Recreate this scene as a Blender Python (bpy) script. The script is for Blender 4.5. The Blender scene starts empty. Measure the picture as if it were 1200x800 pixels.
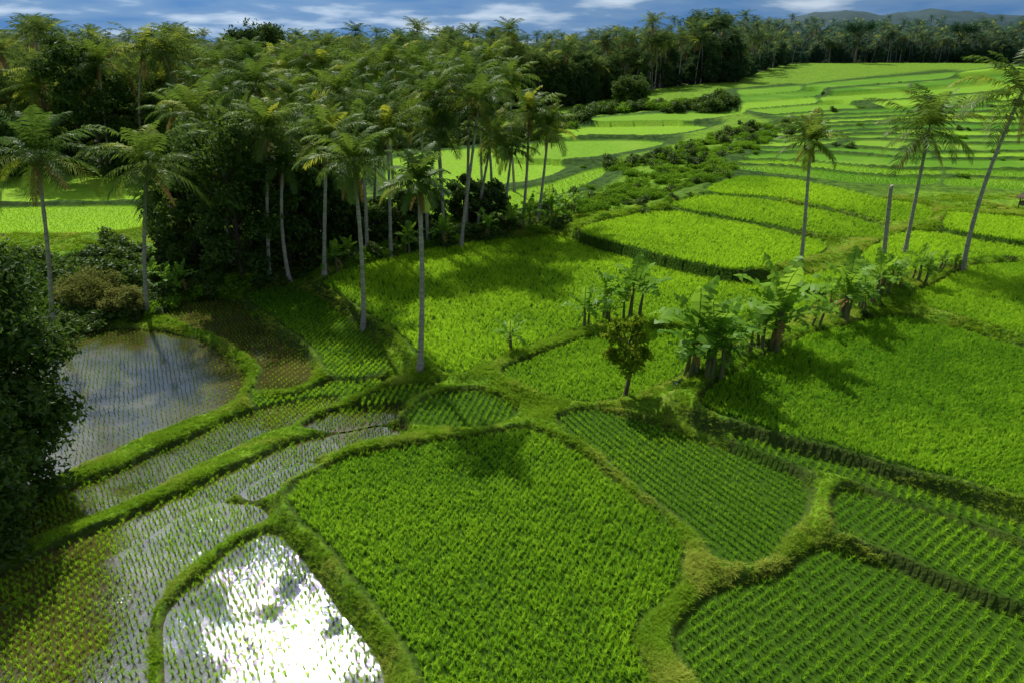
import bpy, math, random
import numpy as np
from mathutils import Vector
random.seed(7); rng=np.random.default_rng(7)
scn=bpy.context.scene
scn.view_settings.view_transform='Standard'; scn.view_settings.look='None'; scn.view_settings.exposure=0
# ---------------------------------------------------------------- camera
HC=16.0; PITCH=math.radians(23.3)
cd=bpy.data.cameras.new("camera"); cam=bpy.data.objects.new("camera",cd); scn.collection.objects.link(cam)
cd.lens=24; cd.sensor_width=36; cd.clip_end=8000; cam.location=(0,0,HC); cam.rotation_euler=(math.pi/2-PITCH,0,0)
scn.camera=cam
# image pixel coordinates projected from the camera -> ground position at height z
def G(u,v,z=0.0):
    dx=(u-600)/800.; dy=(400-v)/800.
    y=dy*math.sin(PITCH)+math.cos(PITCH); zc=dy*math.cos(PITCH)-math.sin(PITCH)
    t=(z-HC)/zc
    return (t*dx,t*y,z)
def crown(u,v,bx,by):   # height & lateral position of a crown seen above a base standing at distance by
    dx=(u-600)/800.; dy=(400-v)/800.
    y=dy*math.sin(PITCH)+math.cos(PITCH); zc=dy*math.cos(PITCH)-math.sin(PITCH)
    t=by/y
    return (t*dx,by,HC+t*zc)
def ss(a,b,x):
    t=np.clip((x-a)/(b-a),0,1); return t*t*(3-2*t)
def vnoise(x,y,s,seed=0):
    x=np.asarray(x)/s; y=np.asarray(y)/s
    xi=np.floor(x).astype(np.int64); yi=np.floor(y).astype(np.int64); fx=x-xi; fy=y-yi
    fx=fx*fx*(3-2*fx); fy=fy*fy*(3-2*fy)
    def h(a,b):
        n=(a*374761393+b*668265263+seed*974711)&0x7fffffff
        n=((n^(n>>13))*1274126177)&0x7fffffff
        return ((n^(n>>16))&0xffff)/65535.
    return (h(xi,yi)*(1-fx)+h(xi+1,yi)*fx)*(1-fy)+(h(xi,yi+1)*(1-fx)+h(xi+1,yi+1)*fx)*fy
def edge_dist(a): # forest edge distance by bearing (deg)
    return np.interp(a,[-70,-38,-30,-22,-12,-4,3,8,17,21,28,38,60],[97,97,100,115,130,160,190,215,250,420,470,480,480])
def zb(x,y):
    x=np.asarray(x,float); y=np.asarray(y,float)
    z=np.clip(-0.2+0.045*x,-1.6,1.8)
    z=z*np.exp(-np.maximum(y-60,0)/200.)
    z=z+np.clip(y-60,0,330)*0.020*ss(-5,45,x-0.12*(y-60))
    z=z+np.clip(y-70,0,150)*0.006
    a=np.degrees(np.arctan2(x,np.maximum(y,.1))); R=np.hypot(x,y); e=edge_dist(a)
    z=z+np.clip(R-e-5,0,350)*(.010+.040*ss(4,26,a))
    return z
# ---------------------------------------------------------------- paddies: outline, level, kind, row angle, tint
PD=[
# foreground
([(338,572),(400,541),(480,523),(560,513),(625,502),(690,543),(745,583),(785,613),(803,655),(798,680),(765,706),(743,738),(747,775),(775,850),(505,850),(490,780),(445,705),(390,645),(350,608)],0.0,'dense',62,.55),
([(655,488),(700,480),(760,497),(830,523),(900,546),(952,572),(940,600),(915,640),(880,660),(842,660),(825,640),(795,602),(745,565),(700,530),(662,505)],.1,'med',118,.4),
([(795,735),(820,705),(870,687),(925,670),(962,642),(1010,655),(1100,690),(1200,726),(1300,765),(1300,870),(880,870),(820,800),(797,765)],-.1,'med',38,.5),
([(985,575),(1050,590),(1130,617),(1200,645),(1300,680),(1300,745),(1200,705),(1100,668),(1020,635),(975,618),(975,597)],.35,'med',38,.45),
([(860,512),(930,530),(1020,556),(1110,588),(1200,618),(1300,655),(1300,664),(1200,630),(1110,601),(1020,570),(930,543),(865,522)],.55,'med',60,.5),
([(818,465),(860,438),(925,402),(1038,370),(1100,382),(1200,410),(1300,440),(1300,625),(1200,582),(1100,557),(1000,529),(900,503),(835,483)],1.1,'dense',20,.45),
([(1055,350),(1100,333),(1140,312),(1200,309),(1300,315),(1300,425),(1200,392),(1120,372)],1.5,'dense',10,.7),
# middle
([(372,330),(450,305),(560,284),(655,277),(700,292),(780,315),(850,332),(900,338),(965,345),(950,368),(880,372),(830,378),(750,380),(690,383),(640,398),(575,425),(535,444),(505,428),(475,398),(430,366),(400,347)],0.0,'dense',15,.75),
([(583,438),(640,414),(700,394),(760,388),(830,390),(838,412),(800,437),(770,455),(730,466),(700,473),(660,471),(620,457)],.15,'dense',15,.6),
([(470,488),(500,466),(560,457),(608,480),(600,494),(560,503),(510,503)],-.2,'med',80,.3),
([(415,470),(470,452),(520,450),(490,462),(462,474),(430,478)],-.35,'med',80,.5),
# left wet terraces
([(40,420),(70,398),(130,384),(200,390),(250,405),(288,440),(283,468),(240,489),(170,511),(110,541),(70,560),(10,575),(-120,590),(-120,470)],-1.5,'sparse',63,.3),
([(185,368),(230,351),(268,349),(290,368),(330,400),(362,425),(369,446),(340,459),(308,463),(303,447),(312,428),(262,394),(215,379)],-1.2,'sparse',70,.3),
([(285,344),(330,335),(368,345),(408,375),(446,408),(463,433),(420,442),(388,443),(378,418),(340,384),(300,360)],-.7,'med',75,.35),
([(300,450),(304,466),(345,466),(380,450),(420,447),(460,445),(430,462),(395,464),(330,470),(300,480),(292,470)],-.95,'med',75,.5),
([(325,474),(392,467),(395,480),(340,500),(285,520),(200,562),(120,602),(50,627),(0,645),(-120,680),(-120,620),(0,598),(60,583),(130,557),(200,527),(260,497)],-1.15,'wet',70,.6),
([(350,502),(395,480),(465,477),(468,493),(420,501),(380,505)],-.8,'wet',70,.5),
([(490,505),(440,499),(390,508),(320,529),(230,573),(130,617),(0,675),(-120,720),(-120,765),(0,717),(60,694),(160,648),(245,598),(320,560),(380,536),(430,525)],-.85,'wet',70,.6),
([(280,577),(330,551),(385,537),(352,562),(322,584),(292,587)],-.6,'wet',70,.5),
([(260,587),(300,594),(315,608),(260,638),(202,677),(175,727),(168,800),(165,870),(-150,870),(-150,785),(0,722),(80,680),(170,634),(230,597)],-.6,'wet',68,.6),
([(320,620),(350,652),(397,712),(438,765),(463,870),(202,870),(189,790),(194,725),(230,680),(278,642)],-.4,'wet',68,.65),
# right terraces
([(665,270),(760,250),(800,250),(900,270),(972,287),(962,300),(905,314),(860,318),(800,306),(730,288)],1.0,'dense',0,.8),
([(778,241),(830,229),(900,236),(1000,256),(1035,268),(1045,282),(985,280),(900,264),(810,248)],1.4,'dense',0,.5),
([(822,222),(870,206),(950,215),(1040,236),(1095,244),(1092,262),(1040,262),(1000,250),(910,232),(840,228)],1.7,'dense',0,.7),
([(905,330),(960,322),(1000,312),(1040,302),(1050,312),(1000,330),(970,342)],.7,'dense',0,.7),
([(1000,300),(1060,272),(1100,275),(1150,285),(1200,292),(1300,296),(1300,302),(1200,303),(1140,303),(1090,318),(1040,322)],1.6,'dense',0,.85),
([(1110,250),(1150,254),(1220,258),(1300,262),(1300,288),(1200,285),(1150,277),(1100,268)],2.1,'dense',0,.9),
# middle far
([(690,139),(760,134),(860,131),(885,136),(800,142),(700,145)],None,'far',0,.6),
([(655,152),(700,149),(800,147),(835,150),(785,160),(700,158),(650,162)],None,'far',0,.9),
([(600,172),(650,166),(740,165),(785,168),(740,179),(680,187),(600,190)],None,'far',0,.6),
([(455,182),(590,172),(590,192),(670,194),(640,210),(560,222),(450,224)],None,'far',0,.9),
([(430,232),(560,230),(640,218),(690,200),(715,196),(700,212),(650,232),(600,250),(430,262)],None,'far',0,.8),
# left back
([(-300,213),(0,209),(100,205),(190,205),(260,212),(260,235),(0,238),(-300,240)],None,'far',0,1.0),
([(-300,246),(0,244),(220,241),(215,262),(120,276),(0,276),(-300,280)],None,'far',0,1.0),
]
# hillside strips on the far right, each strip split into plots
L=[((862,105),(1350,64)),((862,112),(1350,75)),((865,119),(1350,87)),((870,127),(1350,100)),((900,134),(1350,113)),((925,142),(1350,126)),((905,151),(1350,141)),((885,162),(1350,158)),((872,175),(1350,178)),((862,189),(1350,204)),((850,204),(1350,236))]
L2=[]
for k in range(len(L)):
    L2.append(L[k])
    if 3<k<len(L)-1:
        (a,b),(c,d)=L[k]; (e,f),(g,h)=L[k+1]; q=random.uniform(.4,.6); L2.append(((a+(e-a)*q+random.uniform(5,30),b+(f-b)*q),(c,d+(h-d)*q)))
L=L2
for k in range(len(L)-1):
    (a0,b0),(a1,b1)=L[k]; (c0,e0),(c1,e1)=L[k+1]
    th=1.9+0.09*k
    cuts=[0]+sorted(random.uniform(.12,.85) for _ in range(random.choice([1,2,3])))+[1]
    for j in range(len(cuts)-1):
        s0,s1=cuts[j]+.005,cuts[j+1]-.005
        if s1-s0<.06: continue
        top=[];bot=[]
        for s in np.linspace(s0,s1,6):
            w0=2.2*math.sin(s*6+k*.35)+1.3*math.sin(s*15+k*.6); w1=2.2*math.sin(s*6+(k+1)*.35)+1.3*math.sin(s*15+(k+1)*.6)
            top.append((a0+(a1-a0)*s, b0+(b1-b0)*s+th/2+w0*(.4+k*.06)))
            bot.append((c0+(c1-c0)*s, e0+(e1-e0)*s-th/2+w1*(.4+(k+1)*.06)))
        PD.append((top+bot[::-1],None,'far',0,random.choice([random.uniform(.0,.4),random.uniform(.5,1.0)])))
def chaikin(p,n=2):
    p=np.array(p,float)
    for _ in range(n):
        q=np.roll(p,-1,axis=0)
        p=np.stack([p*.8+q*.2,p*.2+q*.8],1).reshape(-1,2)
    return p
PAD=[]
for pts,z,kind,ang,tint in PD:
    if z is None:
        cu=np.mean([p[0] for p in pts]); cv=np.mean([p[1] for p in pts]); z=0
        for _ in range(12):
            g=G(cu,cv,z); z=.5*z+.5*float(zb(g[0],g[1]))
    P=np.array([G(u,v,z)[:2] for u,v in pts])
    P=chaikin(P,2)
    if kind!='far':
        t=np.roll(P,-1,axis=0)-np.roll(P,1,axis=0); t/=np.linalg.norm(t,axis=1)[:,None]+1e-9
        area=.5*np.sum(P[:,0]*np.roll(P[:,1],-1)-np.roll(P[:,0],-1)*P[:,1]); nn=np.stack([t[:,1],-t[:,0]],1)*(1 if area>0 else -1)
        P=P+nn*.11
    P=P+0.08*np.stack([np.sin(P[:,1]*1.7+P[:,0]),np.cos(P[:,0]*1.9)],1)
    PAD.append(dict(P=P,z=z,kind=kind,ang=ang,tint=tint))
def pdist(X,Y,P):
    d=np.full(X.shape,1e9); ins=np.zeros(X.shape,bool)
    n=len(P)
    for i in range(n):
        x0,y0=P[i]; x1,y1=P[(i+1)%n]
        ex,ey=x1-x0,y1-y0; l=ex*ex+ey*ey+1e-12
        t=np.clip(((X-x0)*ex+(Y-y0)*ey)/l,0,1)
        d=np.minimum(d,(X-x0-t*ex)**2+(Y-y0-t*ey)**2)
        if y0!=y1:
            c=((y0>Y)!=(y1>Y))&(X<(x1-x0)*(Y-y0)/(y1-y0)+x0); ins^=c
    return np.sqrt(d),ins
# ---------------------------------------------------------------- ground sheet
def grow(start,step,r,end):
    o=[];x=start
    while x<end: step*=r; x+=step; o.append(x)
    return o
xr=grow(34,.16,1.018,2600); xs=np.array([-a for a in xr[::-1]]+list(np.arange(-34,34.01,.16))+xr)
ys=np.array(list(np.arange(-120,0,6.))+list(np.arange(0,10,.5))+list(np.arange(10,48,.15))+grow(48,.15,1.0085,3200))
nx,ny=len(xs),len(ys)
X,Y=np.meshgrid(xs,ys)
D=np.full(X.shape,50.); W=np.zeros(X.shape); WZ=np.zeros(X.shape); LV=np.full(X.shape,np.nan)
TI=np.zeros(X.shape); WET=np.zeros(X.shape); FAR=np.zeros(X.shape)
for p in PAD:
    P=p['P']; m=5+0.02*P[:,1].mean()
    i0,i1=np.searchsorted(xs,[P[:,0].min()-m,P[:,0].max()+m]); j0,j1=np.searchsorted(ys,[P[:,1].min()-m,P[:,1].max()+m])
    sl=(slice(j0,j1),slice(i0,i1)); x=X[sl];y=Y[sl]
    if x.size==0: continue
    d,ins=pdist(x,y,P); sd=np.where(ins,-d,d)
    D[sl]=np.minimum(D[sl],sd)
    w=np.where(sd<m,(1/(np.maximum(sd,0)+.10)**3)*np.clip(1-sd/m,0,1)**2,0)
    W[sl]+=w; WZ[sl]+=w*p['z']
    LV[sl]=np.where(ins,p['z'],LV[sl]); TI[sl]=np.where(ins,p['tint'],TI[sl])
    WET[sl]=np.where(ins,1.0 if p['kind'] in('wet','sparse') else 0.,WET[sl]); FAR[sl]=np.where(ins,1.0 if p['kind']=='far' else 0.,FAR[sl])
Zo=(WZ+.02*zb(X,Y))/(W+.02)
inside=~np.isnan(LV)
Z=np.where(inside,LV,Zo)
sc=1+np.clip((Y-60)/90,0,4)
prof=ss(-.05*sc,.20*sc,D)
bh=.19+.14*vnoise(X,Y,2.3,1)+.09*(vnoise(X,Y,.5,2)-.5)
Z=Z+prof*bh*np.where(D>3,0.6,1)
Z=Z+ss(.6,3,D)*(vnoise(X,Y,3.,5)-.5)*.5
Z=np.where((WET>.5),Z-.09*ss(0,.2,-D),Z)
gy_,gx_=np.gradient(Z,ys,xs); SL=np.hypot(gx_,gy_)
def hz(x,y):
    i=np.clip(np.searchsorted(xs,x),1,nx-1); j=np.clip(np.searchsorted(ys,y),1,ny-1)
    fx=np.clip((x-xs[i-1])/(xs[i]-xs[i-1]),0,1); fy=np.clip((y-ys[j-1])/(ys[j]-ys[j-1]),0,1)
    return (Z[j-1,i-1]*(1-fx)+Z[j-1,i]*fx)*(1-fy)+(Z[j,i-1]*(1-fx)+Z[j,i]*fx)*fy
def dz(x,y,A=None):
    i=np.clip(np.searchsorted(xs,x),0,nx-1); j=np.clip(np.searchsorted(ys,y),0,ny-1); return (D if A is None else A)[j,i]
def GP(u,v):
    z=0.
    for _ in range(14):
        g=G(u,v,z); z=.5*z+.5*float(hz(g[0],g[1]))
    return (g[0],g[1],float(hz(g[0],g[1])))
# ---------------------------------------------------------------- materials
def nodes(name):
    m=bpy.data.materials.new(name); m.use_nodes=True; nt=m.node_tree; nt.nodes.clear()
    return m,nt,nt.nodes.new('ShaderNodeOutputMaterial')
def N(nt,t,**k):
    n=nt.nodes.new(t)
    for a,b in k.items(): setattr(n,a,b)
    return n
def mixc(nt,fac,a,b):
    n=N(nt,'ShaderNodeMix',data_type='RGBA')
    for s,val in ((0,fac),(6,a),(7,b)):
        if hasattr(val,'is_linked') or hasattr(val,'links'): nt.links.new(val,n.inputs[s])
        else: n.inputs[s].default_value=val if s==0 else (*val,1)
    return n.outputs[2]
def ramp(nt,val,a,b,lo=0,hi=1):
    n=N(nt,'ShaderNodeMapRange'); n.inputs[1].default_value=a; n.inputs[2].default_value=b; n.inputs[3].default_value=lo; n.inputs[4].default_value=hi; nt.links.new(val,n.inputs[0]); return n.outputs[0]
def noise(nt,scale,detail=3,world=True,vec=None):
    n=N(nt,'ShaderNodeTexNoise'); n.inputs['Scale'].default_value=scale; n.inputs['Detail'].default_value=detail
    if vec is None: vec=N(nt,'ShaderNodeNewGeometry').outputs['Position']
    nt.links.new(vec,n.inputs['Vector']); return n.outputs['Fac']
def leafmat(name,c1,c2,tr=.4,gl=0,ns=.15,tint=False,c3=None,rough=.45,haze=False):
    m,nt,out=nodes(name); lk=nt.links.new
    f=ramp(nt,noise(nt,ns,1),.3,.7)
    oi=N(nt,'ShaderNodeObjectInfo').outputs['Random']
    mm=N(nt,'ShaderNodeMath',operation='MULTIPLY_ADD'); lk(oi,mm.inputs[0]); mm.inputs[1].default_value=.5
    h=N(nt,'ShaderNodeMath',operation='MULTIPLY'); lk(f,h.inputs[0]); h.inputs[1].default_value=.5; lk(h.outputs[0],mm.inputs[2])
    col=mixc(nt,mm.outputs[0],c1,c2)
    if tint:
        at=N(nt,'ShaderNodeAttribute',attribute_type='INSTANCER',attribute_name='tint')
        col=mixc(nt,at.outputs['Fac'],col,c3)
    if haze:  # distance haze painted into the leaf colour along world Y
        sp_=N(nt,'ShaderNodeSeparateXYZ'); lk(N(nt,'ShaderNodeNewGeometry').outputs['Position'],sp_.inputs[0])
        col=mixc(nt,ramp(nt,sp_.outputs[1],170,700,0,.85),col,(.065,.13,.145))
    d=N(nt,'ShaderNodeBsdfDiffuse'); t=N(nt,'ShaderNodeBsdfTranslucent')
    lk(col,d.inputs[0]); 
    hs=N(nt,'ShaderNodeHueSaturation'); hs.inputs['Hue'].default_value=.485; hs.inputs['Value'].default_value=1.35; lk(col,hs.inputs['Color']); lk(hs.outputs[0],t.inputs[0])
    a=N(nt,'ShaderNodeMixShader'); a.inputs[0].default_value=tr; lk(d.outputs[0],a.inputs[1]); lk(t.outputs[0],a.inputs[2])
    if gl:
        g=N(nt,'ShaderNodeBsdfGlossy'); g.inputs['Roughness'].default_value=rough
        b=N(nt,'ShaderNodeMixShader'); b.inputs[0].default_value=gl; lk(a.outputs[0],b.inputs[1]); lk(g.outputs[0],b.inputs[2]); a=b
    lk(a.outputs[0],out.inputs[0]); return m
def simplemat(name,c1,c2,scale=3,rough=.9,bump=0,stretch=None):
    m,nt,out=nodes(name); lk=nt.links.new
    vec=N(nt,'ShaderNodeNewGeometry').outputs['Position']
    if stretch:
        mp=N(nt,'ShaderNodeMapping'); mp.inputs['Scale'].default_value=stretch; lk(vec,mp.inputs[0]); vec=mp.outputs[0]
    f=noise(nt,scale,4,vec=vec); p=N(nt,'ShaderNodeBsdfPrincipled'); p.inputs['Roughness'].default_value=rough; p.inputs['Specular IOR Level'].default_value=.2
    lk(mixc(nt,ramp(nt,f,.35,.65),c1,c2),p.inputs['Base Color'])
    if bump:
        b=N(nt,'ShaderNodeBump'); b.inputs['Distance'].default_value=bump; lk(f,b.inputs['Height']); lk(b.outputs[0],p.inputs['Normal'])
    lk(p.outputs[0],out.inputs[0]); return m
M_RICE=leafmat('rice_leaf',(.095,.28,.012),(.15,.36,.017),.46,0,.12,True,(.33,.57,.026))
M_GRASS=leafmat('grass_blade',(.15,.28,.018),(.26,.43,.026),.43,0,.5,True,(.38,.44,.07))
M_PALM=leafmat('palm_leaflet',(.050,.115,.015),(.13,.21,.022),.42,.02,.08)
M_PALMY=leafmat('palm_leaflet_young',(.20,.28,.020),(.30,.34,.03),.42,.02,.3)
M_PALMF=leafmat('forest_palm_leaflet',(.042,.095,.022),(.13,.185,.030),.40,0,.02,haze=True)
M_DEAD=leafmat('dead_frond',(.20,.14,.04),(.28,.20,.07),.3,0,.5)
M_TREE=leafmat('broadleaf_foliage',(.028,.072,.010),(.095,.17,.018),.38,.02,.25)
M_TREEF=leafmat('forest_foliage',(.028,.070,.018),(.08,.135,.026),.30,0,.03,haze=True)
M_SHRUB=leafmat('shrub_foliage',(.085,.20,.014),(.17,.33,.022),.38,0,.15)
M_BAN=leafmat('banana_leaf',(.09,.23,.017),(.21,.39,.03),.46,.012,.9)
M_STEM=simplemat('banana_stem',(.10,.13,.04),(.16,.13,.07),4,.6)
M_TRUNK=simplemat('palm_bark',(.24,.22,.18),(.42,.38,.32),2.5,.9,.02,(1,1,4))
M_BARK=simplemat('tree_bark',(.07,.055,.04),(.13,.10,.075),3,.9,.02)
M_NUT=simplemat('coconut_husk',(.10,.13,.02),(.16,.14,.03),5,.5)
M_THATCH=simplemat('thatch',(.14,.10,.06),(.24,.19,.13),6,.95,.03)
M_WOOD=simplemat('weathered_wood',(.16,.12,.08),(.25,.2,.15),5,.85)
# ground material
MG,nt,out=nodes('terraced_ground'); lk=nt.links.new
def att(n):
    a=N(nt,'ShaderNodeAttribute',attribute_name=n); return a.outputs['Fac']
n1=ramp(nt,noise(nt,1.3,5),.35,.65); n2=ramp(nt,noise(nt,9,4),.3,.7)
grass=mixc(nt,n1,(.07,.165,.010),(.17,.30,.018)); grass=mixc(nt,ramp(nt,noise(nt,.45,4),.58,.78),grass,(.18,.20,.04))
rice_under=mixc(nt,n2,(.024,.06,.006),(.05,.11,.007))
ricef=mixc(nt,att('tint'),(.065,.19,.011),(.23,.41,.022)); ricef=mixc(nt,ramp(nt,noise(nt,2.2,4),.4,.9),ricef,(.065,.17,.010)); ricef=mixc(nt,ramp(nt,noise(nt,.12,3),.5,.8),ricef,(.19,.32,.03))
mud=mixc(nt,n1,(.04,.036,.014),(.07,.062,.022))
paddy=mixc(nt,att('canopy'),rice_under,ricef); paddy=mixc(nt,att('wet'),paddy,mud)
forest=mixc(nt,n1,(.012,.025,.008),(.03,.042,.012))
grass=mixc(nt,att('bank'),grass,mixc(nt,n1,(.015,.045,.009),(.055,.11,.014)))  # far bank risers darkened in the colour, standing in for their shade
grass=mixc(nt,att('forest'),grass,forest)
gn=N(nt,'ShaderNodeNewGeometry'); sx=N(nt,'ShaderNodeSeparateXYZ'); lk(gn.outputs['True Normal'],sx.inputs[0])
grass=mixc(nt,ramp(nt,sx.outputs[2],.80,.50),grass,mixc(nt,n2,(.03,.075,.008),(.07,.085,.022)))  # shade of steep bank faces painted into the colour by slope
col=mixc(nt,att('grass'),paddy,grass)
col=mixc(nt,att('edge'),col,mixc(nt,n1,(.035,.035,.014),(.075,.065,.028)))
p=N(nt,'ShaderNodeBsdfPrincipled'); p.inputs['Roughness'].default_value=.95; p.inputs['Specular IOR Level'].default_value=.05; lk(col,p.inputs['Base Color'])
b=N(nt,'ShaderNodeBump'); b.inputs['Distance'].default_value=.12; b.inputs['Strength'].default_value=.8; lk(noise(nt,5,5),b.inputs['Height']); lk(b.outputs[0],p.inputs['Normal']); lk(p.outputs[0],out.inputs[0])
# water
MW,nt,out=nodes('paddy_water'); lk=nt.links.new
p=N(nt,'ShaderNodeBsdfPrincipled'); lk(mixc(nt,ramp(nt,noise(nt,.5,4),.35,.65),(.040,.040,.010),(.080,.070,.018)),p.inputs['Base Color'])
p.inputs['Roughness'].default_value=.03; p.inputs['IOR'].default_value=1.8
nb_=N(nt,'ShaderNodeMath',operation='MULTIPLY'); lk(noise(nt,11,3),nb_.inputs[0]); lk(ramp(nt,noise(nt,.6,2),.3,.6),nb_.inputs[1])
b=N(nt,'ShaderNodeBump'); b.inputs['Distance'].default_value=.014; b.inputs['Strength'].default_value=.9; lk(nb_.outputs[0],b.inputs['Height']); lk(b.outputs[0],p.inputs['Normal']); lk(p.outputs[0],out.inputs[0])
# ---------------------------------------------------------------- mesh helpers
def mkmesh(name,V,F,mats,mi=None,smooth=False):
    me=bpy.data.meshes.new(name); me.from_pydata([tuple(v) for v in V],[],F)
    for m in mats: me.materials.append(m)
    if mi is not None: me.polygons.foreach_set('material_index',np.array(mi,dtype=np.int32))
    if smooth: me.polygons.foreach_set('use_smooth',np.ones(len(F),bool))
    me.update(); return me
def obj(name,me,loc=(0,0,0),rz=0,s=1,coll=None):
    o=bpy.data.objects.new(name,me); o.location=loc; o.rotation_euler=(0,0,rz); o.scale=(s,s,s)
    (coll or scn.collection).objects.link(o); return o
# ground mesh
me=bpy.data.meshes.new('ground'); nv=nx*ny
me.vertices.add(nv); me.vertices.foreach_set('co',np.stack([X,Y,Z],-1).reshape(-1).astype(np.float32))
I=np.arange(nv).reshape(ny,nx); q=np.stack([I[:-1,:-1],I[:-1,1:],I[1:,1:],I[1:,:-1]],-1).reshape(-1,4)
nf=len(q); me.loops.add(nf*4); me.loops.foreach_set('vertex_index',q.reshape(-1).astype(np.int32))
me.polygons.add(nf); me.polygons.foreach_set('loop_start',(np.arange(nf)*4).astype(np.int32)); me.polygons.foreach_set('loop_total',np.full(nf,4,np.int32))
me.polygons.foreach_set('use_smooth',np.ones(nf,bool))
az=np.arctan2(X,np.maximum(Y,.1))
R=np.hypot(X,Y)
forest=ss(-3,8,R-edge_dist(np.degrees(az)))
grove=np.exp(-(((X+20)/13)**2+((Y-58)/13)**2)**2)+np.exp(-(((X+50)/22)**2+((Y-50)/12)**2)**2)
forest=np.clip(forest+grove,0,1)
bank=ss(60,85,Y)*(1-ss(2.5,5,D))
edge=np.exp(-((D-.01)/.08)**2)*.5*(1-ss(45,70,Y))
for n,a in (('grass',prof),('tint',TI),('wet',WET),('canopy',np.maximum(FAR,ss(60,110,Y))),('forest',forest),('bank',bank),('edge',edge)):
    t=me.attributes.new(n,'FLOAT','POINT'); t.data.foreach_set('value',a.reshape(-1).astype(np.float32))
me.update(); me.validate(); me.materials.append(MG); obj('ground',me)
# water sheets
V=[];F=[]
for p in PAD:
    if p['kind'] in('wet','sparse'):
        k=len(V); V+=[(a,b,p['z']-.012) for a,b in p['P']]; F.append(list(range(k,len(V))))
obj('paddy_water',mkmesh('paddy_water',V,F,[MW]))
# ---------------------------------------------------------------- instancing
def proto_coll(name,meshes):
    c=bpy.data.collections.new(name)
    for i,m in enumerate(meshes):
        o=bpy.data.objects.new(m.name,m); c.objects.link(o)
    return c
def scatter(name,P,rot,scl,idx,tint,coll):
    n=len(P); me=bpy.data.meshes.new(name); me.vertices.add(n); me.vertices.foreach_set('co',np.asarray(P,np.float32).reshape(-1))
    for nm,a in (('rot',rot),('scl',scl)):
        t=me.attributes.new(nm,'FLOAT_VECTOR','POINT'); t.data.foreach_set('vector',np.asarray(a,np.float32).reshape(-1))
    t=me.attributes.new('tint','FLOAT','POINT'); t.data.foreach_set('value',np.asarray(tint,np.float32))
    t=me.attributes.new('pick','INT','POINT'); t.data.foreach_set('value',np.asarray(idx,np.int32))
    o=obj(name,me)
    g=bpy.data.node_groups.new(name,'GeometryNodeTree'); g.interface.new_socket('Geometry',in_out='INPUT',socket_type='NodeSocketGeometry'); g.interface.new_socket('Geometry',in_out='OUTPUT',socket_type='NodeSocketGeometry')
    gi=g.nodes.new('NodeGroupInput'); go=g.nodes.new('NodeGroupOutput'); ip=g.nodes.new('GeometryNodeInstanceOnPoints'); ci=g.nodes.new('GeometryNodeCollectionInfo')
    ci.inputs['Collection'].default_value=coll; ci.inputs['Separate Children'].default_value=True; ci.inputs['Reset Children'].default_value=True
    ip.inputs['Pick Instance'].default_value=True
    def na(nm,ty):
        a=g.nodes.new('GeometryNodeInputNamedAttribute'); a.data_type=ty; a.inputs['Name'].default_value=nm
        return [s for s in a.outputs if s.enabled and s.name=='Attribute'][0]
    e=g.nodes.new('FunctionNodeEulerToRotation'); g.links.new(na('rot','FLOAT_VECTOR'),e.inputs[0])
    g.links.new(gi.outputs[0],ip.inputs['Points']); g.links.new(ci.outputs[0],ip.inputs['Instance']); g.links.new(na('pick','INT'),ip.inputs['Instance Index'])
    g.links.new(e.outputs[0],ip.inputs['Rotation']); g.links.new(na('scl','FLOAT_VECTOR'),ip.inputs['Scale']); g.links.new(ip.outputs[0],go.inputs[0])
    md=o.modifiers.new('scatter','NODES'); md.node_group=g
    return o
def tuft(name,n,h,spread,w,mat,lean=.5,seed=0,base=.05):
    r=random.Random(seed); V=[];F=[]
    for _ in range(n):
        a=r.uniform(0,6.283); b=r.uniform(0,base); hh=h*r.uniform(.65,1.1); l=lean*r.uniform(.1,1.0)*spread
        x0,y0=b*math.cos(a*1.7),b*math.sin(a*1.7); dx,dy=math.cos(a),math.sin(a)
        t=r.uniform(0,3.14); sx,sy=w/2*math.cos(t),w/2*math.sin(t)
        k=len(V)
        V+=[(x0-sx*.7,y0-sy*.7,0),(x0+sx*.7,y0+sy*.7,0),
            (x0+dx*l*.45-sx,y0+dy*l*.45-sy,hh*.6),(x0+dx*l*.45+sx,y0+dy*l*.45+sy,hh*.6),(x0+dx*l*1.1,y0+dy*l*1.1,hh*r.uniform(.8,.95))]
        F+=[(k,k+1,k+3,k+2),(k+2,k+3,k+4)]
    return mkmesh(name,V,F,[mat])
rice=proto_coll('rice_tufts',[tuft('rice_tuft',20,.38,.30,.020,M_RICE,.75,s,.04) for s in range(5)])
grassc=proto_coll('grass_tufts',[tuft('grass_tuft',28,.18,.30,.020,M_GRASS,1.0,s+20,.14) for s in range(5)])
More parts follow.
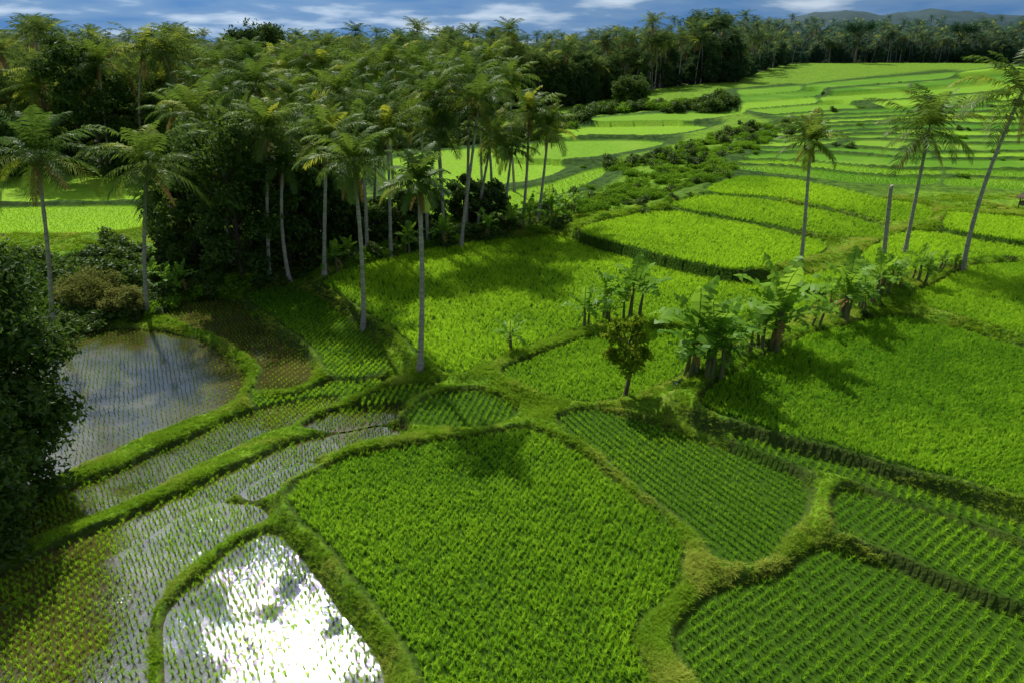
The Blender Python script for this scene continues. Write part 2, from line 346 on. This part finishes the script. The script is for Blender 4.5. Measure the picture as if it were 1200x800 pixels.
# ---------------------------------------------------------------- rice
PP=[];SS=[];TT=[]
for p in PAD:
    P=p['P']; cy=P[:,1].mean(); k=p['kind']
    if cy>110 or (k=='far' and cy>88): continue
    sp={'dense':.18,'med':.20,'wet':.20,'sparse':.26,'far':.4}[k]; row=sp*({'dense':1.15,'med':1.6,'wet':1.5,'sparse':1.45,'far':1}[k])
    f=1.0
    if cy>42: f=1.3
    if cy>60: f=1.7
    if k=='far': f=1.0
    sp*=f; row*=f
    a=math.radians(p['ang']); c,s=math.cos(a),math.sin(a); ctr=P.mean(0); rad=np.hypot(*(P-ctr).T).max()
    gx=np.arange(-rad,rad,sp); gy=np.arange(-rad,rad,row); A,B=np.meshgrid(gx,gy); A=A.ravel();B=B.ravel()
    jt={'dense':.24,'med':.15,'wet':.12,'sparse':.10,'far':.5}[k]
    A=A+rng.normal(0,jt*sp*.8,A.shape); B=B+rng.normal(0,jt*row*.3,B.shape)
    B=B+.25*np.sin(A*.25+ctr[0])
    x=ctr[0]+A*c-B*s; y=ctr[1]+A*s+B*c
    m=(x>P[:,0].min())&(x<P[:,0].max())&(y>P[:,1].min())&(y<P[:,1].max())&(np.abs(x)<y*.86+10)&(y>9)
    x=x[m];y=y[m]; d,ins=pdist(x,y,P); m=ins&(d>.13*f); 
    x=x[m];y=y[m]
    nz=vnoise(x,y,1.1,3)*.4+vnoise(x,y,4.,4)*.6
    keep=rng.random(len(x))<(.96 if k!='sparse' else .9)
    x,y,nz=x[keep],y[keep],nz[keep]
    hh={'dense':.92,'med':.78,'wet':.76,'sparse':.5,'far':.6}[k]; ww={'dense':.95,'med':.76,'wet':.70,'sparse':.42,'far':.8}[k]
    v=rng.uniform(.82,1.14,len(x))*(.82+.36*nz)
    z=np.full(len(x),p['z']-.02)
    PP.append(np.stack([x,y,z],1)); SS.append(np.stack([v*ww*f,v*ww*f,v*hh*min(f,1.2)],1))
    big=vnoise(x,y,9.,8)
    TT.append(np.clip(p['tint']+(nz-.5)*.7+(big-.5)*.8+rng.normal(0,.12,len(x)),0,1))
PP=np.concatenate(PP);SS=np.concatenate(SS);TT=np.concatenate(TT); n=len(PP); print('rice',n)
scatter('rice_crop',PP,np.stack([rng.normal(0,.08,n),rng.normal(0,.08,n),rng.uniform(0,6.28,n)],1),SS,rng.integers(0,5,n),TT,rice)
# ---------------------------------------------------------------- grass on bunds
n=340000
y=10+60*rng.random(n)**1.25; x=rng.uniform(-1,1,n)*(y*.84+6)
d=dz(x,y); sl=dz(x,y,SL); keep=(d>.07)&(d<6)&(rng.random(n)<np.where(d<1.2,1,.4)*np.where(sl>.75,.6,1))
x,y,d=x[keep],y[keep],d[keep]; n=len(x); print('grass',n)
nz=vnoise(x,y,1.5,9); s=rng.uniform(.5,1.1,n)*(.45+.75*nz)*(1+np.clip((y-30)/60,0,1))
gt=np.clip((vnoise(x,y,2.2,31)*.6+vnoise(x,y,.6,32)*.4-.5)*3.0,0,.9)
scatter('bund_grass',np.stack([x,y,hz(x,y)-.03],1),np.stack([rng.normal(0,.2,n),rng.normal(0,.2,n),rng.uniform(0,6.28,n)],1),np.stack([s*1.05,s*1.05,s*.95],1),rng.integers(0,5,n),gt,grassc)
# ---------------------------------------------------------------- palms
def palm_mesh(name,top,L=3.6,seed=0,nf=24,nl=30,r0=.17,dead=2,simple=False,young=.12,lw=.09,leaf=None):
    r=random.Random(seed); V=[];F=[];MI=[]
    tx,ty,tz=top; ns=6 if simple else 16; na=5 if simple else 8
    bend=r.uniform(.2,.5); sway=(r.uniform(-.35,.35),r.uniform(-.35,.35))
    for i in range(ns+1):
        t=i/ns; w=t**(1+bend*1.5)
        cx=tx*w+sway[0]*math.sin(t*3.14); cy=ty*w+sway[1]*math.sin(t*3.14); cz=tz*t-.3*(1-t)
        rr=r0*(1-.38*t)+ .13*math.exp(-t*18)+(.02 if i%2 else 0)
        for j in range(na):
            a=6.283*j/na; V.append((cx+rr*math.cos(a),cy+rr*math.sin(a),cz))
        if i:
            for j in range(na):
                k=(i-1)*na; F.append((k+j,k+(j+1)%na,k+na+(j+1)%na,k+na+j)); MI.append(0)
    top=Vector((tx,ty,tz-.1)); tot=nf+dead
    for i in range(tot):
        isd=i>=nf; q=i/nf if not isd else 1
        az=i*2.39996+r.uniform(-.3,.3)
        pitch=math.radians(82-112*min(q,1)**1.0+r.uniform(-12,12)) if not isd else math.radians(r.uniform(-75,-50))
        LL=L*r.uniform(.8,1.15)*(.75 if q<.12 else 1)*(.7 if isd else 1); droop=math.radians(r.uniform(50,88))*(1 if not isd else .3)
        n=9; step=LL/n; p=top.copy(); s=Vector((-math.sin(az),math.cos(az),0)); pts=[p.copy()];dirs=[]
        for k in range(n):
            pk=max(pitch-droop*(k/n)**1.6,-1.5); d=Vector((math.cos(az)*math.cos(pk),math.sin(az)*math.cos(pk),math.sin(pk)))
            dirs.append(d); p=p+d*step; pts.append(p.copy())
        dirs.append(dirs[-1])
        mi=3 if isd else (2 if r.random()<young else 1)
        k0=len(V)
        for k in range(n+1):
            w=.030*(1-k/n)+.006; V.append(pts[k]+s*w); V.append(pts[k]-s*w)
        for k in range(n): F.append((k0+2*k,k0+2*k+1,k0+2*k+3,k0+2*k+2)); MI.append(mi)
        tw=r.uniform(-.5,.5)
        for k in range(nl):
            t=.1+.9*(k+.5)/nl; f=t*n; a=min(int(f),n-1); fr=f-a; c=pts[a].lerp(pts[a+1],fr); d=dirs[a]
            nrm=s.cross(d).normalized(); 
            if nrm.z<0: nrm=-nrm
            ll=LL*.26*(math.sin(math.pi*(t*.82+.14))**.7)
            for sg in (-1,1):
                dr=(s*sg*.85+d*(.3+.45*t)+nrm*(.20+tw*sg*.3)+Vector((r.uniform(-.1,.1),r.uniform(-.1,.1),r.uniform(-.55,-.15)-(.5 if isd else 0)))).normalized()
                mid=c+dr*ll*.5; tip=c+dr*ll+Vector((0,0,-ll*.25)); wv=d*lw*.5
                kk=len(V); V+= [c+wv*.5,mid+wv,tip,mid-wv,c-wv*.5]; F.append((kk,kk+1,kk+2,kk+3,kk+4)); MI.append(mi)
    if not simple:
        for i in range(9):
            a=r.uniform(0,6.28); c=top+Vector((math.cos(a)*.32,math.sin(a)*.32,-.35-r.uniform(0,.3))); R=.14; k=len(V)
            V+=[c+Vector((0,0,R*1.15)),c-Vector((0,0,R*1.15))]
            for z in (.5,-.5):
                for j in range(6): V.append(c+Vector((R*.86*math.cos(j*1.047),R*.86*math.sin(j*1.047),z*R)))
            for j in range(6):
                j2=(j+1)%6; F+=[(k,k+2+j,k+2+j2),(k+2+j,k+8+j,k+8+j2,k+2+j2),(k+1,k+8+j2,k+8+j)]; MI+=[4,4,4]
    return mkmesh(name,V,F,[M_TRUNK,leaf or M_PALM,M_PALMY,M_DEAD,M_NUT],MI)
pc=[0]
def palm(bu,bv,cu,cv,L=3.6,**k):
    b=GP(bu,bv); c=crown(cu,cv,b[0],b[1]); pc[0]+=1
    r=random.Random(pc[0]*13)
    top=(c[0]-b[0],r.uniform(-.8,.8),c[2]-b[2])
    obj('palm_tree',palm_mesh('palm_tree',top,L*1.04,seed=pc[0],r0=.14,nf=r.randint(21,28),**k),b)
for a in [(62,388,47,178,4.1),(173,366,170,192,3.9),(183,275,205,215,2.8),(340,330,328,192,2.5),(426,385,414,185,3.1),(492,432,489,212,2.2),
          (365,300,357,160,3.6),(300,300,296,98,3.7),(240,300,232,132,3.8),(405,290,398,112,3.7),(458,300,452,150,3.6),
          (520,282,508,112,3.6),(546,275,550,92,3.8),(540,290,562,118,3.6),(503,287,518,150,3.2),(560,272,578,158,3.3),(612,266,620,130,3.3),(630,265,643,148,3.2),(588,268,600,172,2.8),
          (478,262,480,135,3.6),(438,268,442,120,3.5),(520,250,515,92,3.6),(575,250,560,100,3.4),
          (430,300,420,150,3.2),(390,275,372,128,3.4),(330,265,340,110,3.5),(265,262,262,110,3.6),(215,255,200,128,3.4),
          (132,206,118,72,4.4),(172,204,166,60,4.6),(50,206,40,105,4),(215,208,228,92,4),
          (258,232,262,76,4.2),(288,228,292,70,4.2),(322,232,330,80,4.1),(350,226,354,72,4.2),
          (388,230,380,78,4.1),(420,236,426,84,4),(462,232,455,74,4.1),(495,235,488,72,4),(603,225,598,92,3.6),(566,226,572,74,3.8),
          (380,322,386,158,3.2),(316,330,308,150,3.4),(273,318,268,172,3.2),
          (938,315,954,165,2.5),(1060,298,1090,150,4.2),(1128,318,1192,108,4.2)]:
    palm(*a)
# dead palm trunk
b=GP(1036,300); c=crown(1045,215,b[0],b[1]); V=[];F=[]
for i in range(9):
    t=i/8
    for j in range(8): V.append(((c[0]-b[0])*t+.17*(1-.2*t)*math.cos(j*.785),.17*(1-.2*t)*math.sin(j*.785),(c[2]-b[2])*t-.2+(.12*math.sin(j*2.) if i==8 else 0)))
    if i:
        for j in range(8): k=(i-1)*8; F.append((k+j,k+(j+1)%8,k+8+(j+1)%8,k+8+j))
F.append(list(range(64,72))); obj('dead_palm_trunk',mkmesh('dead_palm_trunk',V,F,[M_TRUNK]),b)
# ---------------------------------------------------------------- broadleaf trees
def tube(V,F,MI,p0,p1,r0,r1,mi=0,n=6,seg=3,bend=0):
    p0=Vector(p0);p1=Vector(p1);d=(p1-p0).normalized(); a=d.orthogonal().normalized(); b=d.cross(a); k0=len(V)
    for i in range(seg+1):
        t=i/seg; c=p0.lerp(p1,t)+a*math.sin(t*3.14)*bend; r=r0+(r1-r0)*t
        for j in range(n): V.append(c+a*r*math.cos(6.283*j/n)+b*r*math.sin(6.283*j/n))
    for i in range(seg):
        for j in range(n): k=k0+i*n; F.append((k+j,k+(j+1)%n,k+n+(j+1)%n,k+n+j)); MI.append(mi)
def tree_mesh(name,h,rad,seed,nleaf=6000,ls=.28,clear=.25,flat=1.0,mat=None,nb=16,trunk=.22):
    r=random.Random(seed); g=np.random.default_rng(seed); V=[];F=[];MI=[]
    cz=h*(1+clear)/2; ch=h*(1-clear)/2
    tube(V,F,MI,(0,0,-.4),(r.uniform(-.3,.3),r.uniform(-.3,.3),h*.72),trunk,trunk*.35,seg=6,bend=.2)
    bl=[]
    for i in range(nb):
        a=i*2.4+r.uniform(-.4,.4); q=(i+.5)/nb; zz=(q*2-1)*.82; rr=math.sqrt(max(0,1-zz*zz))*r.uniform(.45,.85)
        c=Vector((rad*rr*math.cos(a),rad*rr*math.sin(a),cz+ch*zz*flat)); br=rad*r.uniform(.28,.48)
        bl.append((c,br)); z0=max(c.z-rad*.6,h*.15); tube(V,F,MI,(0,0,min(z0,h*.65)),c,trunk*.35,.03,n=4,seg=3,bend=.15)
    per=nleaf//nb; base=len(V); VV=[]
    for c,br in bl:
        v=g.normal(size=(per,3)); v/=np.linalg.norm(v,axis=1)[:,None]
        rr=br*(g.random(per)**.45)*(1+.25*np.sin(v[:,0]*5+v[:,2]*4+seed))
        P=v*rr[:,None]*np.array([1,1,.75])+np.array(c); P[:,2]=np.maximum(P[:,2],.15)
        n=v*.6+g.normal(size=(per,3))*.6+np.array([0,0,.5]); n/=np.linalg.norm(n,axis=1)[:,None]
        t=np.cross(n,g.normal(size=(per,3))); t/=np.linalg.norm(t,axis=1)[:,None]; u=np.cross(n,t)
        s=ls*g.uniform(.6,1.3,(per,1))
        VV.append(np.stack([P-t*s*.6,P-u*s*.28+n*s*.05,P+t*s*.6-n*s*.12,P+u*s*.28+n*s*.05],1).reshape(-1,3))
    VV=np.concatenate(VV); nq=len(VV)//4
    V=[tuple(v) for v in V]+[tuple(v) for v in VV]; F+=[(base+4*i,base+4*i+1,base+4*i+2,base+4*i+3) for i in range(nq)]; MI+=[1]*nq
    return mkmesh(name,V,F,[M_BARK,mat or M_TREE],MI)
tc=[0]
def tree(bu,bv,tv,rad,name='broadleaf_tree',**k):
    b=GP(bu,bv); c=crown(bu,tv,b[0],b[1]); tc[0]+=1
    obj(name,tree_mesh(name,c[2]-b[2],rad,100+tc[0],**k),b)
# big tree at left margin
obj('broadleaf_tree',tree_mesh('broadleaf_tree',11.3,3.7,55,nleaf=34000,ls=.26,clear=.0,nb=34),(-21.3,23.7,-1.0))
obj('broadleaf_tree',tree_mesh('broadleaf_tree',6.8,2.5,56,nleaf=14000,ls=.26,clear=.0,nb=22),(-19.2,19.6,-1.0))
for a in [(232,322,165,3.0),(285,330,120,3.6),(340,318,150,3.2),(262,300,135,3.4),(315,292,140,3.4),(210,300,200,2.4),(378,300,180,2.8),(355,285,170,3.2),(400,285,200,2.6)]:
    tree(*a,nleaf=9000,ls=.36,clear=.05,nb=20)
tree(122,204,38,5.0,nleaf=12000,ls=.5,clear=.3,nb=18)
tree(60,203,120,4,nleaf=7000,ls=.45,clear=.1); tree(160,202,140,3.8,nleaf=7000,ls=.45,clear=.05); tree(10,205,130,4,nleaf=7000,ls=.45,clear=.05)
for a in [(468,285,225,2),(500,278,225,2.2),(440,295,235,2),(575,268,215,2),(545,262,205,2.4)]:
    tree(*a,nleaf=5000,ls=.34,clear=.05,nb=12)
# small tree on the bund
tree(730,466,370,1.25,name='small_tree',nleaf=2000,ls=.26,clear=.35,nb=14,trunk=.13,mat=leafmat('small_tree_foliage',(.14,.23,.014),(.25,.32,.025),.42,.0,1.5))
MB=leafmat('dry_bush_foliage',(.13,.17,.035),(.23,.24,.06),.3,0,.8)
tree(112,362,322,2.3,name='round_bush',nleaf=8000,ls=.2,clear=0,nb=20,trunk=.08,mat=MB)
tree(150,368,338,1.4,name='round_bush',nleaf=4000,ls=.2,clear=0,nb=14,trunk=.08,mat=MB)
tree(738,122,90,5,nleaf=6000,ls=.6,clear=0,nb=14)
# ---------------------------------------------------------------- bananas
def banana_mesh(name,h,seed,stems=3,wid=.62):
    r=random.Random(seed); V=[];F=[];MI=[]
    for s in range(stems):
        a=r.uniform(0,6.28); q=0 if s==0 else r.uniform(.3,.7); bx,by=q*math.cos(a),q*math.sin(a); hh=h*(1 if s==0 else r.uniform(.45,.85)); sh=hh*.5
        lx,ly=r.uniform(-.15,.15),r.uniform(-.15,.15); top=Vector((bx+lx,by+ly,sh)); tube(V,F,MI,(bx,by,-.15),top,.13*hh/3.5+.03,.06,0,8,4,.04)
        nlv=9 if s==0 else 7
        for i in range(nlv):
            az=i*2.4+r.uniform(-.3,.3); q=i/nlv; pitch=math.radians(84-72*q+r.uniform(-10,10)); LL=hh*r.uniform(.52,.66); droop=math.radians(r.uniform(60,110))*(.45+.8*q)
            dd=i==nlv-1 and r.random()<.6
            if dd: pitch=math.radians(-20); droop=math.radians(65); LL*=.7
            n=13; p=top.copy(); st=LL/n; sd=Vector((-math.sin(az),math.cos(az),0)); prev=None; pts=[];dr=[]
            for k in range(n+1):
                pk=max(pitch-droop*(k/n)**1.6,-1.5); d=Vector((math.cos(az)*math.cos(pk),math.sin(az)*math.cos(pk),math.sin(pk))); pts.append(p.copy()); dr.append(d); p=p+d*st
            mi=2 if dd else 1; wm=.5 if dd else 1
            for k in range(2,n):
                t0=(k-2)/(n-2); t1=(k-1)/(n-2)
                def w(t): return wm*wid*.5*(math.sin(math.pi*min(1,t*.9+.08))**.55)*hh/3.5*1.1
                for sg in (-1,1):
                    nr=sd.cross(dr[k]); nr=nr if nr.z>0 else -nr
                    tear=r.uniform(0,.12) if r.random()<.55 else 0; tilt=r.uniform(-.55,.3)
                    e0=pts[k]+sd*sg*w(t0)+nr*w(t0)*tilt; e1=pts[k+1]+sd*sg*w(t1)+nr*w(t1)*tilt-dr[k]*tear
                    kk=len(V); V+=[pts[k],e0,e1,pts[k+1]]; F.append((kk,kk+1,kk+2,kk+3)); MI.append(mi)
            kk=len(V)
            for k in range(n): 
                wv=sd*.022; V+=[pts[k]+wv+Vector((0,0,-.01)),pts[k]-wv+Vector((0,0,-.01))]
            for k in range(n-1): F.append((kk+2*k,kk+2*k+1,kk+2*k+3,kk+2*k+2)); MI.append(0)
    return mkmesh(name,V,F,[M_STEM,M_BAN,M_DEAD],MI)
BN=[(815,443,345,4),(832,440,352,3),(853,428,372,3),(803,440,372,2),(845,410,362,2),(878,416,372,2),(905,412,315,3),(912,402,345,3),(893,408,355,2),
    (960,384,352,2),(985,374,305,3),(972,370,330,2),(1008,364,325,3),(1022,356,300,2),(1040,345,300,3),(1055,338,312,2),(1075,330,292,3),(1100,320,296,2),(1118,318,300,2),(1000,350,318,2),
    (598,413,374,2),(684,386,342,2),(712,377,326,3),(738,374,308,3),
    (640,262,222,3),(660,258,225,3),(620,270,235,2),(672,250,222,2),(600,272,240,2),(570,280,248,2),(650,268,240,2),
    (520,292,255,2),(480,300,262,2),(395,300,265,2),(410,310,280,2),(200,350,315,2),(215,345,310,2),(180,335,305,2),(395,320,285,2)]
for i,(u,v,tv,st) in enumerate(BN):
    b=GP(u,v); c=crown(u,tv,b[0],b[1]); h=(c[2]-b[2])
    obj('banana_plant',banana_mesh('banana_plant',h*1.08,300+i,st),b,random.uniform(0,6.28))
# ---------------------------------------------------------------- shrubs on banks
def blob(name,seed,n,ls,mat,rad=.9,zs=.7):
    g=np.random.default_rng(seed); cs=g.normal(size=(7,3))*rad*.42; cs[:,2]=np.abs(cs[:,2])*.8+.2
    V=[]
    for c in cs:
        m=n//7; v=g.normal(size=(m,3)); v/=np.linalg.norm(v,axis=1)[:,None]; P=c+v*(rad*.5*g.random((m,1))**.4)*np.array([1,1,zs]); P[:,2]=np.abs(P[:,2])
        nn=v*.5+g.normal(size=(m,3))*.6+np.array([0,0,.4]); nn/=np.linalg.norm(nn,axis=1)[:,None]; t=np.cross(nn,g.normal(size=(m,3))); t/=np.linalg.norm(t,axis=1)[:,None]; u=np.cross(nn,t); s=ls*g.uniform(.6,1.3,(m,1))
        V.append(np.stack([P-t*s*.6,P-u*s*.25,P+t*s*.6-nn*s*.1,P+u*s*.25],1).reshape(-1,3))
    V=np.concatenate(V); return mkmesh(name,V,[(4*i,4*i+1,4*i+2,4*i+3) for i in range(len(V)//4)],[mat])
shr=proto_coll('shrubs',[blob('shrub',s,700,.16,M_SHRUB) for s in range(3)]+[blob('shrub',s+5,600,.22,M_TREE) for s in range(2)])
SP=[];SI=[];SSC=[]
def line(pts,n,jit,s,dark=.2,md=.2):
    g=[GP(*p) for p in pts]; 
    for _ in range(n):
        t=random.random()*(len(g)-1); i=int(t); f=t-i; x=g[i][0]*(1-f)+g[i+1][0]*f+random.gauss(0,jit); y=g[i][1]*(1-f)+g[i+1][1]*f+random.gauss(0,jit)
        if dz(x,y)<md: continue
        SP.append((x,y,float(hz(x,y))-.1)); SI.append(random.choice([3,4]) if random.random()<dark else random.choice([0,1,2])); SSC.append(s*random.uniform(.5,1.4))
line([(655,245),(740,225),(800,203),(850,183),(890,165),(930,148)],260,2.2,1.1,.1)
line([(690,235),(760,228),(820,215),(860,198)],110,.8,.9,.1)
line([(700,200),(760,190),(800,178),(850,160),(890,148)],120,1.5,1.3,.3)
line([(700,262),(770,246),(820,225)],60,.6,.6)
line([(640,275),(690,286),(780,311),(855,330)],120,.3,.3,.1)
line([(60,385),(100,372),(180,360),(240,340),(300,330),(380,312),(460,298),(560,275),(650,265)],420,1.2,1.0,.5)
line([(30,340),(120,320),(220,310),(320,300),(420,285)],320,3,1.6,.75)
line([(0,360),(60,345),(150,335)],120,2,1.2,.5)
line([(790,450),(850,432),(920,400),(1000,372),(1050,345),(1110,322)],170,.5,.45,.1)
line([(1060,300),(1100,320),(1140,310),(1180,306)],40,.5,.5,.3)
line([(0,203),(100,198),(190,198),(300,190),(450,172),(560,165),(640,158),(690,133),(780,128),(860,124)],300,3,2.6,.8)
# scrub on the risers between the far terraces
for k in range(1,len(L)-1):
    (a,b_),(c,d_)=L[k]
    line([(a+15,b_),((a+c)/2,(b_+d_)/2),(c-120,b_+(d_-b_)*.75)],30,1.2+.1*k,.8,.5,.5)
n=len(SP); SC=np.array(SSC); scatter('bank_shrubs',SP,np.stack([np.zeros(n),np.zeros(n),rng.uniform(0,6.28,n)],1),np.stack([SC,SC,SC*.85],1),SI,np.zeros(n),shr)
# ---------------------------------------------------------------- distant palm & tree forest
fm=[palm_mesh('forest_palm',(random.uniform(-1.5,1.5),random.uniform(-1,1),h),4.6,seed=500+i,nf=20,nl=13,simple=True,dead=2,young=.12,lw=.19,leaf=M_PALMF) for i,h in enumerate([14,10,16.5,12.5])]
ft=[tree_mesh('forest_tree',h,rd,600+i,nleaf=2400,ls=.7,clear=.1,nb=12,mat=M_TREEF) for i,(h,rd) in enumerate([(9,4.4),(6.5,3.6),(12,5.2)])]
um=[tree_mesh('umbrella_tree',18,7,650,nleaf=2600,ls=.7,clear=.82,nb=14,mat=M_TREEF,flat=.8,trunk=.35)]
fc=bpy.data.collections.new('forest_trees')
for i,m in enumerate(fm+ft+um): fc.objects.link(bpy.data.objects.new('%s_%d'%('f',i),m))
FP=[];FI=[];FS=[]
for _ in range(3900):
    a=random.uniform(-44,44); e=float(edge_dist(a)); q=random.random(); r=e+ (800-e)*q**1.6+2
    x=r*math.sin(math.radians(a)); y=r*math.cos(math.radians(a))
    if dz(x,y)<1.5: continue
    isp=random.random()<.55
    FP.append((x,y,float(hz(x,y))-.3)); FI.append(random.randrange(4) if isp else 4+random.randrange(3)); FS.append(random.uniform(.55,1.2))
for _ in range(420):
    a=random.uniform(-44,44); r=float(edge_dist(a))+abs(random.gauss(0,7)); x=r*math.sin(math.radians(a)); y=r*math.cos(math.radians(a))
    if dz(x,y)<1.5: continue
    FP.append((x,y,float(hz(x,y))-.3)); FI.append(random.randrange(7)); FS.append(random.uniform(.55,1.05))
for a,r in [(-18.5,175),(25,430),(14.5,260),(31,480)]:
    x=r*math.sin(math.radians(a)); y=r*math.cos(math.radians(a)); FP.append((x,y,float(hz(x,y))-.3)); FI.append(7); FS.append(1.1)
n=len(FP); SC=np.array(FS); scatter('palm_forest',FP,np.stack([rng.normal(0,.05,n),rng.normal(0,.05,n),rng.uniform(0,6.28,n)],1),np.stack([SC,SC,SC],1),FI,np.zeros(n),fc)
# ---------------------------------------------------------------- distant hills
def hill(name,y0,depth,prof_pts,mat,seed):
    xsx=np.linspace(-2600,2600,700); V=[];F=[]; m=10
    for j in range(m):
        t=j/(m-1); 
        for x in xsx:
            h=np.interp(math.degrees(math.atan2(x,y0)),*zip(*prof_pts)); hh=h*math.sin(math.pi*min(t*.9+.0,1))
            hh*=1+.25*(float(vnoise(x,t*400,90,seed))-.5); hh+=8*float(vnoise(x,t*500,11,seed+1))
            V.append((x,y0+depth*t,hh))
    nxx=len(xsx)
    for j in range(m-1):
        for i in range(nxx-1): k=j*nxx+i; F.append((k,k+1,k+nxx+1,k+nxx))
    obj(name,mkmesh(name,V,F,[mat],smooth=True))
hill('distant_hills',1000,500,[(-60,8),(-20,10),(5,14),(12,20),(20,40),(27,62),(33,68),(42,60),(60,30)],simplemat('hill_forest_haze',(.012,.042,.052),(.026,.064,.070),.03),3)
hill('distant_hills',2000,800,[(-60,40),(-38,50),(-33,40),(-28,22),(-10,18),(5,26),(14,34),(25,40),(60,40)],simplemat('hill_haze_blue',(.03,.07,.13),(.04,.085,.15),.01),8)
# ---------------------------------------------------------------- small field hut at the right-hand terrace
def hut(u,v,w,h,rz):
    b=GP(u,v); e=bpy.data.objects.new('field_hut',None); scn.collection.objects.link(e); e.location=b; e.rotation_euler=(0,0,rz)
    def part(n,V,F,m):
        o=obj(n,mkmesh(n,V,F,[m])); o.parent=e
    V=[];F=[];MI=[]
    for sx in(-1,1):
        for sy in(-1,1): tube(V,F,MI,(sx*w*.42,sy*w*.36,-.3),(sx*w*.42,sy*w*.36,h*.62),.07,.06)
    part('posts',V,F,M_WOOD)
    x,y,z0,z1=w*.4,w*.34,.35,h*.4
    part('walls',[(-x,-y,z0),(x,-y,z0),(x,y,z0),(-x,y,z0),(-x,-y,z1),(x,-y,z1),(x,y,z1),(-x,y,z1)],[(0,1,2,3),(0,1,5,4),(1,2,6,5),(2,3,7,6),(3,0,4,7)],M_WOOD)
    x,y,z0,z1=w*.6,w*.55,h*.58,h
    part('roof',[(-x,-y,z0),(x,-y,z0),(x,y,z0),(-x,y,z0),(-x*.8,0,z1),(x*.8,0,z1),(-x,-y,z0-.1),(x,-y,z0-.1),(x,y,z0-.1),(-x,y,z0-.1)],[(0,1,5,4),(2,3,4,5),(1,2,5),(3,0,4),(6,7,1,0),(7,8,2,1),(8,9,3,2),(9,6,0,3)],M_THATCH)
hut(1206,246,1.6,1.9,.2)
# ---------------------------------------------------------------- light & sky
AZ=math.radians(-23); EL=math.radians(47)
S=Vector((math.sin(AZ)*math.cos(EL),math.cos(AZ)*math.cos(EL),math.sin(EL)))
ld=bpy.data.lights.new('sun','SUN'); ld.energy=5; ld.angle=math.radians(.5); ld.color=(1,.96,.86); lo=bpy.data.objects.new('sun',ld); scn.collection.objects.link(lo); lo.rotation_euler=S.to_track_quat('Z','Y').to_euler(); lo.location=(-30,60,80)
w=bpy.data.worlds.new("World"); scn.world=w; w.use_nodes=True; nt=w.node_tree; nt.nodes.clear(); lk=nt.links.new
out=N(nt,'ShaderNodeOutputWorld'); sky=N(nt,'ShaderNodeTexSky',sky_type='NISHITA'); sky.sun_disc=False; sky.sun_elevation=EL; sky.sun_rotation=AZ%(2*math.pi)
b1=N(nt,'ShaderNodeBackground'); b1.inputs[1].default_value=.055; lk(sky.outputs[0],b1.inputs[0])
tcd=N(nt,'ShaderNodeTexCoord'); sp=N(nt,'ShaderNodeSeparateXYZ'); lk(tcd.outputs['Generated'],sp.inputs[0])
za=N(nt,'ShaderNodeMath',operation='ADD'); lk(sp.outputs[2],za.inputs[0]); za.inputs[1].default_value=.14
zm=N(nt,'ShaderNodeMath',operation='MAXIMUM'); lk(za.outputs[0],zm.inputs[0]); zm.inputs[1].default_value=.04
dv=N(nt,'ShaderNodeVectorMath',operation='DIVIDE'); lk(tcd.outputs['Generated'],dv.inputs[0]); cb=N(nt,'ShaderNodeCombineXYZ')
for i in range(3): lk(zm.outputs[0],cb.inputs[i])
lk(cb.outputs[0],dv.inputs[1])
c1=noise(nt,.9,6,vec=dv.outputs[0]); c2=noise(nt,1.1,6,vec=dv.outputs[0]); c3=noise(nt,2.2,5,vec=dv.outputs[0])
cov=ramp(nt,c1,.48,.62)
low=mixc(nt,ramp(nt,c2,.38,.60),(.085,.215,.46),(.20,.33,.52))       # blue sky and grey-blue cloud deck towards the horizon
low=mixc(nt,ramp(nt,c2,.54,.68),low,(.58,.69,.82))
hi=mixc(nt,ramp(nt,c3,.42,.58),(.16,.25,.42),(1.0,1.04,1.12))
cc=mixc(nt,ramp(nt,sp.outputs[2],.12,.30),low,hi)
dt=N(nt,'ShaderNodeVectorMath',operation='DOT_PRODUCT'); lk(tcd.outputs['Generated'],dt.inputs[0]); dt.inputs[1].default_value=S
pw=N(nt,'ShaderNodeMath',operation='POWER'); mx=N(nt,'ShaderNodeMath',operation='MAXIMUM'); lk(dt.outputs['Value'],mx.inputs[0]); mx.inputs[1].default_value=0; lk(mx.outputs[0],pw.inputs[0]); pw.inputs[1].default_value=7
st=N(nt,'ShaderNodeMath',operation='MULTIPLY_ADD'); lk(pw.outputs[0],st.inputs[0]); st.inputs[1].default_value=3.2; st.inputs[2].default_value=.9
b2=N(nt,'ShaderNodeBackground'); lk(cc,b2.inputs[0]); lk(st.outputs[0],b2.inputs[1])
lf=ramp(nt,sp.outputs[2],.30,.10); fx=N(nt,'ShaderNodeMath',operation='MAXIMUM'); lk(cov,fx.inputs[0]); lk(lf,fx.inputs[1])
fy_=N(nt,'ShaderNodeMath',operation='MAXIMUM'); lk(fx.outputs[0],fy_.inputs[0]); lk(ramp(nt,pw.outputs[0],.25,.7),fy_.inputs[1])
ms=N(nt,'ShaderNodeMixShader'); lk(fy_.outputs[0],ms.inputs[0]); lk(b1.outputs[0],ms.inputs[1]); lk(b2.outputs[0],ms.inputs[2]); lk(ms.outputs[0],out.inputs[0])
print('done')
